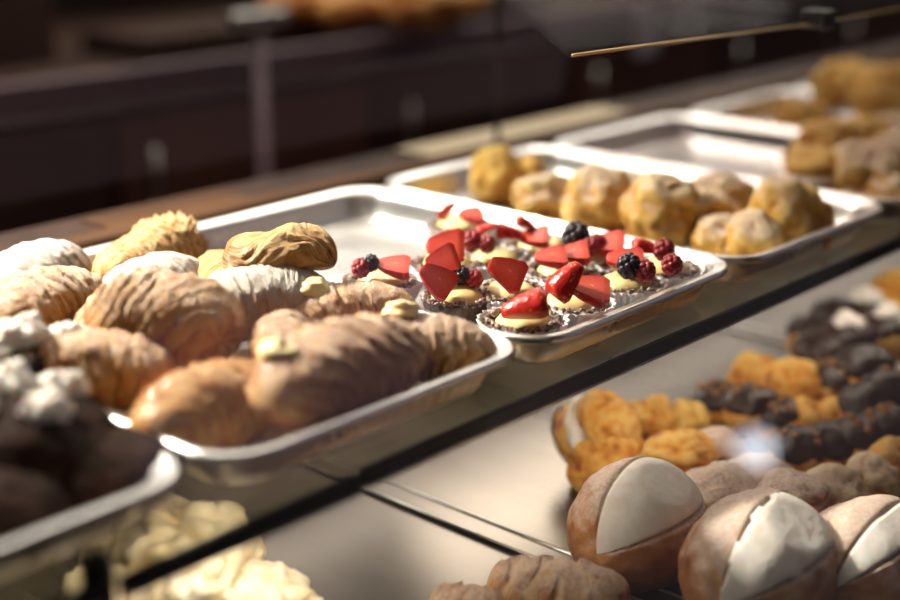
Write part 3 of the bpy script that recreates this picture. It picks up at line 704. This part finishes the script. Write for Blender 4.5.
o = cro(466, 606, LB, -1.53, cam_yaw-.2, 'crois_dust', 'tip of a sugared roll just peeking over the bottom edge', 16, name='sugared_roll', cat='pastry', L=.05, rad=.022, bend=.15, K=3, ridge=.16, taper=4); o['group'] = GL
# chocolate dipped puffs with chopped nuts, white truffles, golden choux: a dense heap at the right
GC = 'chocolate puffs heaped on the right of the lower deck'
def chocpuff(u, v, zb, zc, r, label, seed, nuts=True, white=False):
    t = empty('chocolate_puff', (0, 0, 0))
    pastry('puff_base', ball(seed, r*1.0, r*1.0, r*.85, .12, .06, 26, 40), M['choux_gold'], t)
    c = pastry('chocolate_glaze', ball(seed+1, r*.98, r*.98, r*.66, .12, .06, 26, 40), M['glaze'], t); c.location.z = r*.5
    if nuts:
        rnd = random.Random(seed); q = MB()
        for k in range(8):
            a = rnd.uniform(0, 6.28); w = rnd.uniform(.2, .75)*r
            q.blob((w*math.cos(a), w*math.sin(a), r*(1.62 - .45*(w/r)**2)), r*.17, k, 6, 4, .5)
        q.build('chopped_nuts', M['nut'], t, True)
    if white:
        k = pastry('cream_top', ball(seed+7, r*.55, r*.55, r*.45, .25, .12, 22, 36), M['cream'], t); k.location.z = r*1.15
    return place(t, u, v, zb, zc, seed, label=label, cat='chocolate puff', group=GC)
chocpuff(720, 390, LB, -1.50, .023, 'chocolate puff with nuts at the left end of the dark heap', 101)
chocpuff(752, 392, LB+.03, -1.47, .023, 'dark chocolate puff second from the left in the heap', 102)
chocpuff(778, 405, LB, -1.50, .024, 'dark chocolate puff left of the two golden choux in the heap middle', 106)
gb = lambda u, v, zb, zc, r, label, seed, m='choux_gold': cl(u, v, zb, zc, r, label, seed, mkey=m, hh=1., lob=.16, el=1.05)
gb(757, 364, LB, -1.50, .024, 'golden choux at the top left of the dark heap', 103)
gb(795, 370, LB+.03, -1.46, .026, 'golden choux in the middle of the dark heap', 104)
gb(806, 404, LB, -1.49, .022, 'golden choux below the middle one of the dark heap', 105)
gb(840, 398, LB+.02, -1.47, .021, 'small golden choux right of the middle ones in the dark heap', 118)
gb(893, 452, LB, -1.50, .024, 'golden choux at the right frame edge below the dark heap', 119)
gb(870, 470, LB, -1.50, .024, 'brownish choux just above the bun with rippled cream', 120, 'choux_dust')
chocpuff(830, 432, LB, -1.49, .025, 'glossy chocolate puff at the lower middle of the dark heap', 121, nuts=False)
chocpuff(800, 438, LB, -1.50, .024, 'chocolate puff with nuts at the lower left of the dark heap', 122)
chocpuff(862, 425, LB+.02, -1.47, .025, 'chocolate puff with nuts at the lower right of the dark heap', 107)
chocpuff(892, 418, LB+.03, -1.46, .026, 'chocolate puff with nuts at the right frame edge, mid height', 108)
chocpuff(868, 392, LB+.05, -1.44, .025, 'plain chocolate puff right of the small golden choux', 123, nuts=False)
chocpuff(893, 380, LB+.07, -1.42, .026, 'chocolate puff with nuts at the right frame edge under the cream tops', 124)
chocpuff(838, 368, LB+.04, -1.45, .024, 'dark chocolate puff between the white topped pair and the golden choux', 115)
chocpuff(866, 356, LB+.08, -1.41, .026, 'dark chocolate puff directly under the lower white cream ball', 114, nuts=False)
chocpuff(820, 342, LB+.05, -1.45, .025, 'dark chocolate puff lower left of the white cream balls', 116, nuts=False)
chocpuff(814, 322, LB+.04, -1.46, .024, 'dark puff left of the white topped chocolate puffs', 110, nuts=False)
chocpuff(836, 303, LB+.04, -1.45, .024, 'dark puff left of the upper white cream ball', 125, nuts=False)
chocpuff(848, 322, LB+.07, -1.40, .026, 'chocolate puff with a white cream ball, lower of the pair', 111, nuts=False, white=True)
chocpuff(867, 294, LB+.05, -1.40, .027, 'chocolate puff with a white cream ball, upper of the pair', 112, nuts=False, white=True)
chocpuff(890, 314, LB+.07, -1.40, .026, 'chocolate puff with a cream top at the right frame edge', 113, nuts=False, white=True)
cl(899, 275, LB, -1.42, .030, 'reddish pastry blurred at the right frame edge above the cream tops', 117, mkey='choux_gold', hh=1.2)

# ================================================================ BEHIND THE CASE
y0 = 6.0
t = empty('back_counter', W(6, y0+.6, FZ)); tag(t, 'dark wooden service counter running along behind the display case', 'counter')
def bpart(name, mb, m, smooth=False, par=None):
    o = mb.build(name, m, None, smooth); o.parent = par or t; o.matrix_parent_inverse = Matrix.Translation(-t.location); return o
q = MB(); q.box(W(-2, y0+.05, FZ), W(16, 9.1, -1.2)); bpart('cabinet_body', q, M['darkwood'])
q = MB(); q.box(W(-2, y0, -1.2), W(16, 9.15, -1.12)); bpart('countertop', q, M['brown'])
q = MB(); q.box(W(-2, y0-.03, -1.24), W(16, y0+.01, -1.04), .003); bpart('counter_edge', q, M['mauve'])
for k in range(9):
    x0 = -1.6 + k*1.9
    q = MB(); q.box(W(x0+.05, y0+.0, FZ+.3), W(x0+1.82, y0+.06, -1.32), .004); d_ = bpart('cabinet_door', q, M['redwood'] if k % 2 else M['darkwood'])
    q = MB(); q.tube([W(x0+.2, y0-.09, -1.75), W(x0+.2, y0-.09, -1.45)], .005, 8); h_ = q.build('door_handle', M['steel'], None, True)
    h_.parent = d_; h_.matrix_parent_inverse = Matrix.Identity(4)
t2 = empty('wall_cabinet', W(6, 8.6, .9)); tag(t2, 'dark wall cabinet above the service counter with lamps under it', 'cabinet')
q = MB(); q.box(W(-1, 7.95, .952), W(15, 9.18, 3.2)); o = q.build('cabinet_body', M['darkwood']); o.parent = t2; o.matrix_parent_inverse = Matrix.Translation(-t2.location)
# low steps of shelves on the counter
def solid(name, a, b, m, label, cat, group=None, bev=.003):
    c = W((a[0]+b[0])/2, (a[1]+b[1])/2, a[2]); q = MB()
    A = W(*a)-c; Bb = W(*b)-c; q.box(A, Bb, bev); o = q.build(name, m); o.location = c
    return tag(o, label, cat, group)
solid('machine_housing', (3.0, 6.9, -1.12), (4.4, 8.2, -.55), M['darkwood'], 'dark machine housing blurred on the service counter', 'machine')
solid('display_step', (4.7, 6.5, -1.12), (8.2, 7.1, -.98), M['brown'], 'brown serving board under the blurred loaves on the counter', 'board')
rr = random.Random(4)
for k, (u, v, r) in enumerate(((300, 2, .05), (345, 6, .045), (400, 2, .05), (425, 8, .06), (455, 0, .05))):
    words = ['leftmost blurred loaf on the rear counter', 'second blurred loaf from the left on the rear counter', 'middle blurred loaf on the rear counter', 'largest blurred golden loaf on the rear counter', 'rightmost blurred loaf on the rear counter'][k]
    p = at(u, v, -.88); o = pastry('bread_loaf', ball(70+k, r*1.4, r, r*.8, .15, .04, 20, 30), M['crois_orange']); o.location = (p.x, p.y, CZ - .98*S)
    tag(o, words, 'bread', 'loaves on the rear counter')
def at_y(u, v, y):
    d = F*f_px + R*(u-450) + U*(300-v); d = d*(y*S/d.y); return Vector((d.x, d.y, CZ + d.z))
p = at_y(262, 100, 5.5)
t3 = empty('steel_stand', (p.x, p.y, 0)); tag(t3, 'slim steel post stand left of centre in front of the service counter', 'stand')
q = MB(); q.tube([(0, 0, .02), (0, 0, 1.16)], .008, 14); q.build('pole', M['mauve'], t3, True)
lv, lf = lathe([(.0001, .02), (.10, .016), (.11, .008), (.11, 0), (.0001, 0)], 32); mesh_obj('base_plate', lv, lf, M['steel'], t3)
q = MB(); q.box((-.05, -.01, 1.16), (.05, .01, 1.18), .002); q.build('top_plate', M['steel'], t3)
p = at_y(651, 62, 5.9)
solid('hanging_cloth', (p.x/S-.11, 5.93, -1.42), (p.x/S+.11, 5.965, -1.08), M['ceramic'], 'pale bluish cloth hanging over the counter edge', 'cloth', bev=.001)
o = solid('paper_sheet', (3.75, 3.46, -1.074), (5.0, 3.66, -1.062), M['beige'], 'beige paper lying on the ledge behind the trays', 'paper', bev=.001)
solid('paper_sheet', (2.35, 3.47, -1.074), (2.9, 3.64, -1.064), M['wood'], 'brown board piece on the ledge behind the empty tray half', 'board', bev=.001)

# ================================================================ LIGHT
def area(name, loc, target, sx, sy, energy, col, spread=PI):
    l = bpy.data.lights.new(name, 'AREA'); l.shape = 'RECTANGLE'; l.size = sx; l.size_y = sy; l.energy = energy; l.color = col; l.spread = spread
    o = bpy.data.objects.new(name, l); COL.objects.link(o); o.location = loc
    o.rotation_euler = (Vector(target) - Vector(loc)).to_track_quat('-Z', 'Y').to_euler(); return o
# light boxes hung under the wall cabinet: the glare in the trays
for k, (x0, x1, e_) in enumerate(((5.9, 8.6, 13), (9.0, 11.6, 24), (12.0, 13.0, 60), (13.25, 14.3, 60))):
    lx = W((x0+x1)/2, 8.0, .42); w = (x1-x0)*S
    a = empty('light_box', lx); tag(a, ['leftmost long light box under the wall cabinet', 'second long light box under the wall cabinet', 'first of the two short light boxes under the wall cabinet', 'rightmost short light box under the wall cabinet'][k], 'lamp', 'light boxes')
    q = MB(); q.box((-w/2, 0, 0), (w/2, .06, .154), .002); q.build('lamp_housing', M['steel'], a)
    q = MB(); q.box((-w/2+.008, -.012, .008), (w/2-.008, 0, .146), .003); q.build('diffuser', emit('lamp_glow', (1., .95, .87), e_), a)
lp = W(9.7, -2.92, 2.12)
a = empty('pendant_lamp', lp); tag(a, 'small globe pendant lamp hanging in front of the shop counter', 'lamp')
q = MB(); q.blob((0, 0, 0), .045, 1, 20, 14, 0); q.build('globe', emit('globe_glow', (.80, .88, 1.), 34), a, True)
q = MB(); q.tube([(0, 0, .034), (0, 0, (5.2-2.12)*S)], .004, 8); q.build('cord', M['blackedge'], a, True)
struct('trim_1', (9.4, -5, 5.2), (10, 2.9, 5.4), M['ceil']); struct('trim_2', (-4, -3.6, 5.32), (18, -2.6, 5.5), M['ceil']); struct('trim_3', (2, .85, 5.2), (9.4, 1.25, 5.4), M['ceil'])
area('rear_window_glow', W(5.8, 7.2, 3.2), W(3.4, 2.3, -1), 1.6, .35, 18, (1., .90, .76))
area('rear_left_spot', W(.9, 5.2, 1.9), W(1.9, 2.9, -1), .12, .12, 15, (1., .93, .80), .9)
area('case_top_strip', W(4.4, 2.9, 1.3), W(4.4, 2.5, -1), 2.2, .25, 3.6, (1., .88, .74))
area('case_front_fill', W(4.2, 2.05, 1.0), W(4.2, 2.3, -1), 2.0, .03, 2.0, (1., .84, .66))  # unseen warm fill added for the viewer side of the puffs
area('front_fill', W(-1, -3, 4.5), W(3, 2.3, -1), .5, .5, 2.2, (1., .84, .72))  # unseen area light added as dim front fill
cl_ = empty('band_bar', W(3.4, 1.05, 1.38)); tag(cl_, 'slim unseen glow bar added above the case front, reflected as a band in the pane', 'lamp')  # added pink glow bar, its length set by the band it reflects
q = MB(); q.box((-.50, -.035, .012), (.50, .035, .04), .003); q.build('lamp_housing', M['steel'], cl_)
q = MB(); q.box((-.48, -.03, 0), (.48, .03, .012), .001); q.build('diffuser', emit('band_glow', (1., .64, .66), .6), cl_)
for x in (-.4, .4):
    q = MB(); q.tube([(x, 0, .04), (x, 0, (5.2-1.38)*S)], .005, 8); q.build('hanging_rod', M['blackedge'], cl_)
for k, (x, y, e_) in enumerate(((1.2, 7.6, 22), (5.0, 6.2, 19), (9.0, 6.2, 20), (13.5, 5.6, 20))):
    c_ = empty('ceiling_panel', W(x, y, 5.14)); tag(c_, ['leftmost luminous panel on the ceiling behind the case', 'second luminous panel from the left on the ceiling behind the case', 'third luminous panel from the left on the ceiling behind the case', 'rightmost luminous panel on the ceiling behind the case'][k], 'lamp', 'ceiling panels behind the case')
    q = MB(); q.box((-.42, -.42, 0), (.42, .42, .0174), .002); q.build('frame', M['steel'], c_)
    q = MB(); q.box((-.40, -.40, -.006), (.40, .40, 0)); q.build('diffuser', emit('ceiling_glow', (1., .92, .80), e_), c_)
cp_ = empty('ceiling_panel', W(7.4, -3.1, 5.15)); tag(cp_, 'unseen lilac glow panel added on the shop side for the veil in the pane', 'lamp')  # added lilac panel; its reflection lays a veil over the croissants
q = MB(); q.box((-.5, -.32, 0), (.5, .32, .05), .004); q.build('frame', M['steel'], cp_)
q = MB(); q.box((-.47, -.29, -.008), (.47, .29, 0)); q.build('diffuser', emit('veil_glow', (.90, .58, .80), 1.1), cp_)
area('lower_deck_strip', W(3.25, 2.6, SZ-.075), W(3.25, 2.45, DZ), .26, .09, .9, (1., .86, .70))
area('lower_rear_strip', W(4.2, 2.95, SZ-.075), W(4.2, 2.6, DZ), 1.5, .03, 1.3, (1., .88, .76))
area('lower_left_fill', W(1.55, 2.0, SZ-.07), W(1.7, 2.2, DZ), .1, .03, .5, (1., .88, .70))  # small unseen light added to brighten the frilly puffs
area('lower_front_strip', W(3.7, 1.83, SZ-.06), W(3.7, 2.0, DZ), 2.1, .02, 2.9, (1., .86, .72))
#area('shop_window', W(9.0, -3.2, 1.9), W(3, 2.3, -1), 1.7, .55, 6.5, (.84, .80, 1.))
w = bpy.data.worlds.new('world'); bpy.context.scene.world = w; w.use_nodes = True
WN = w.node_tree.nodes; WL = w.node_tree.links           # lilac glow lobe added for the pane's veil and the tray walls
tc = WN.new('ShaderNodeTexCoord'); dp = WN.new('ShaderNodeVectorMath'); dp.operation = 'DOT_PRODUCT'
dp.inputs[1].default_value = Vector((.75, -.64, .15)).normalized(); WL.new(tc.outputs['Generated'], dp.inputs[0])
mr = WN.new('ShaderNodeMapRange'); mr.interpolation_type = 'SMOOTHSTEP'; mr.inputs[1].default_value = .84; mr.inputs[2].default_value = 1.; mr.inputs[3].default_value = .02; mr.inputs[4].default_value = .55
WL.new(dp.outputs['Value'], mr.inputs[0])
bg = WN['Background']; bg.inputs[0].default_value = (.82, .68, .74, 1); WL.new(mr.outputs[0], bg.inputs[1])
area('aisle_fill', W(4, 4.6, 2.4), W(4.5, 6.0, -1.5), 1.8, .1, 2.2, (1., .80, .66))  # unseen area light added to lift the dark counter front

# ================================================================ CAMERA
cam = bpy.data.cameras.new('camera'); co = bpy.data.objects.new('camera', cam); COL.objects.link(co)
rot = Matrix((R, U, -F)).transposed().to_4x4(); co.matrix_world = Matrix.Translation((0, 0, CZ)) @ rot
cam.sensor_width = 36; cam.lens = f_px/900*36; cam.clip_start = .05
cam.dof.use_dof = True; cam.dof.focus_distance = (at(540, 290, -.97) - Vector((0, 0, CZ))).length; cam.dof.aperture_fstop = 2.1
sc = bpy.context.scene; sc.camera = co
sc.view_settings.view_transform = 'Standard'; sc.view_settings.look = 'None'; sc.view_settings.exposure = -1.3; sc.view_settings.gamma = 1
sc.view_settings.use_curve_mapping = False
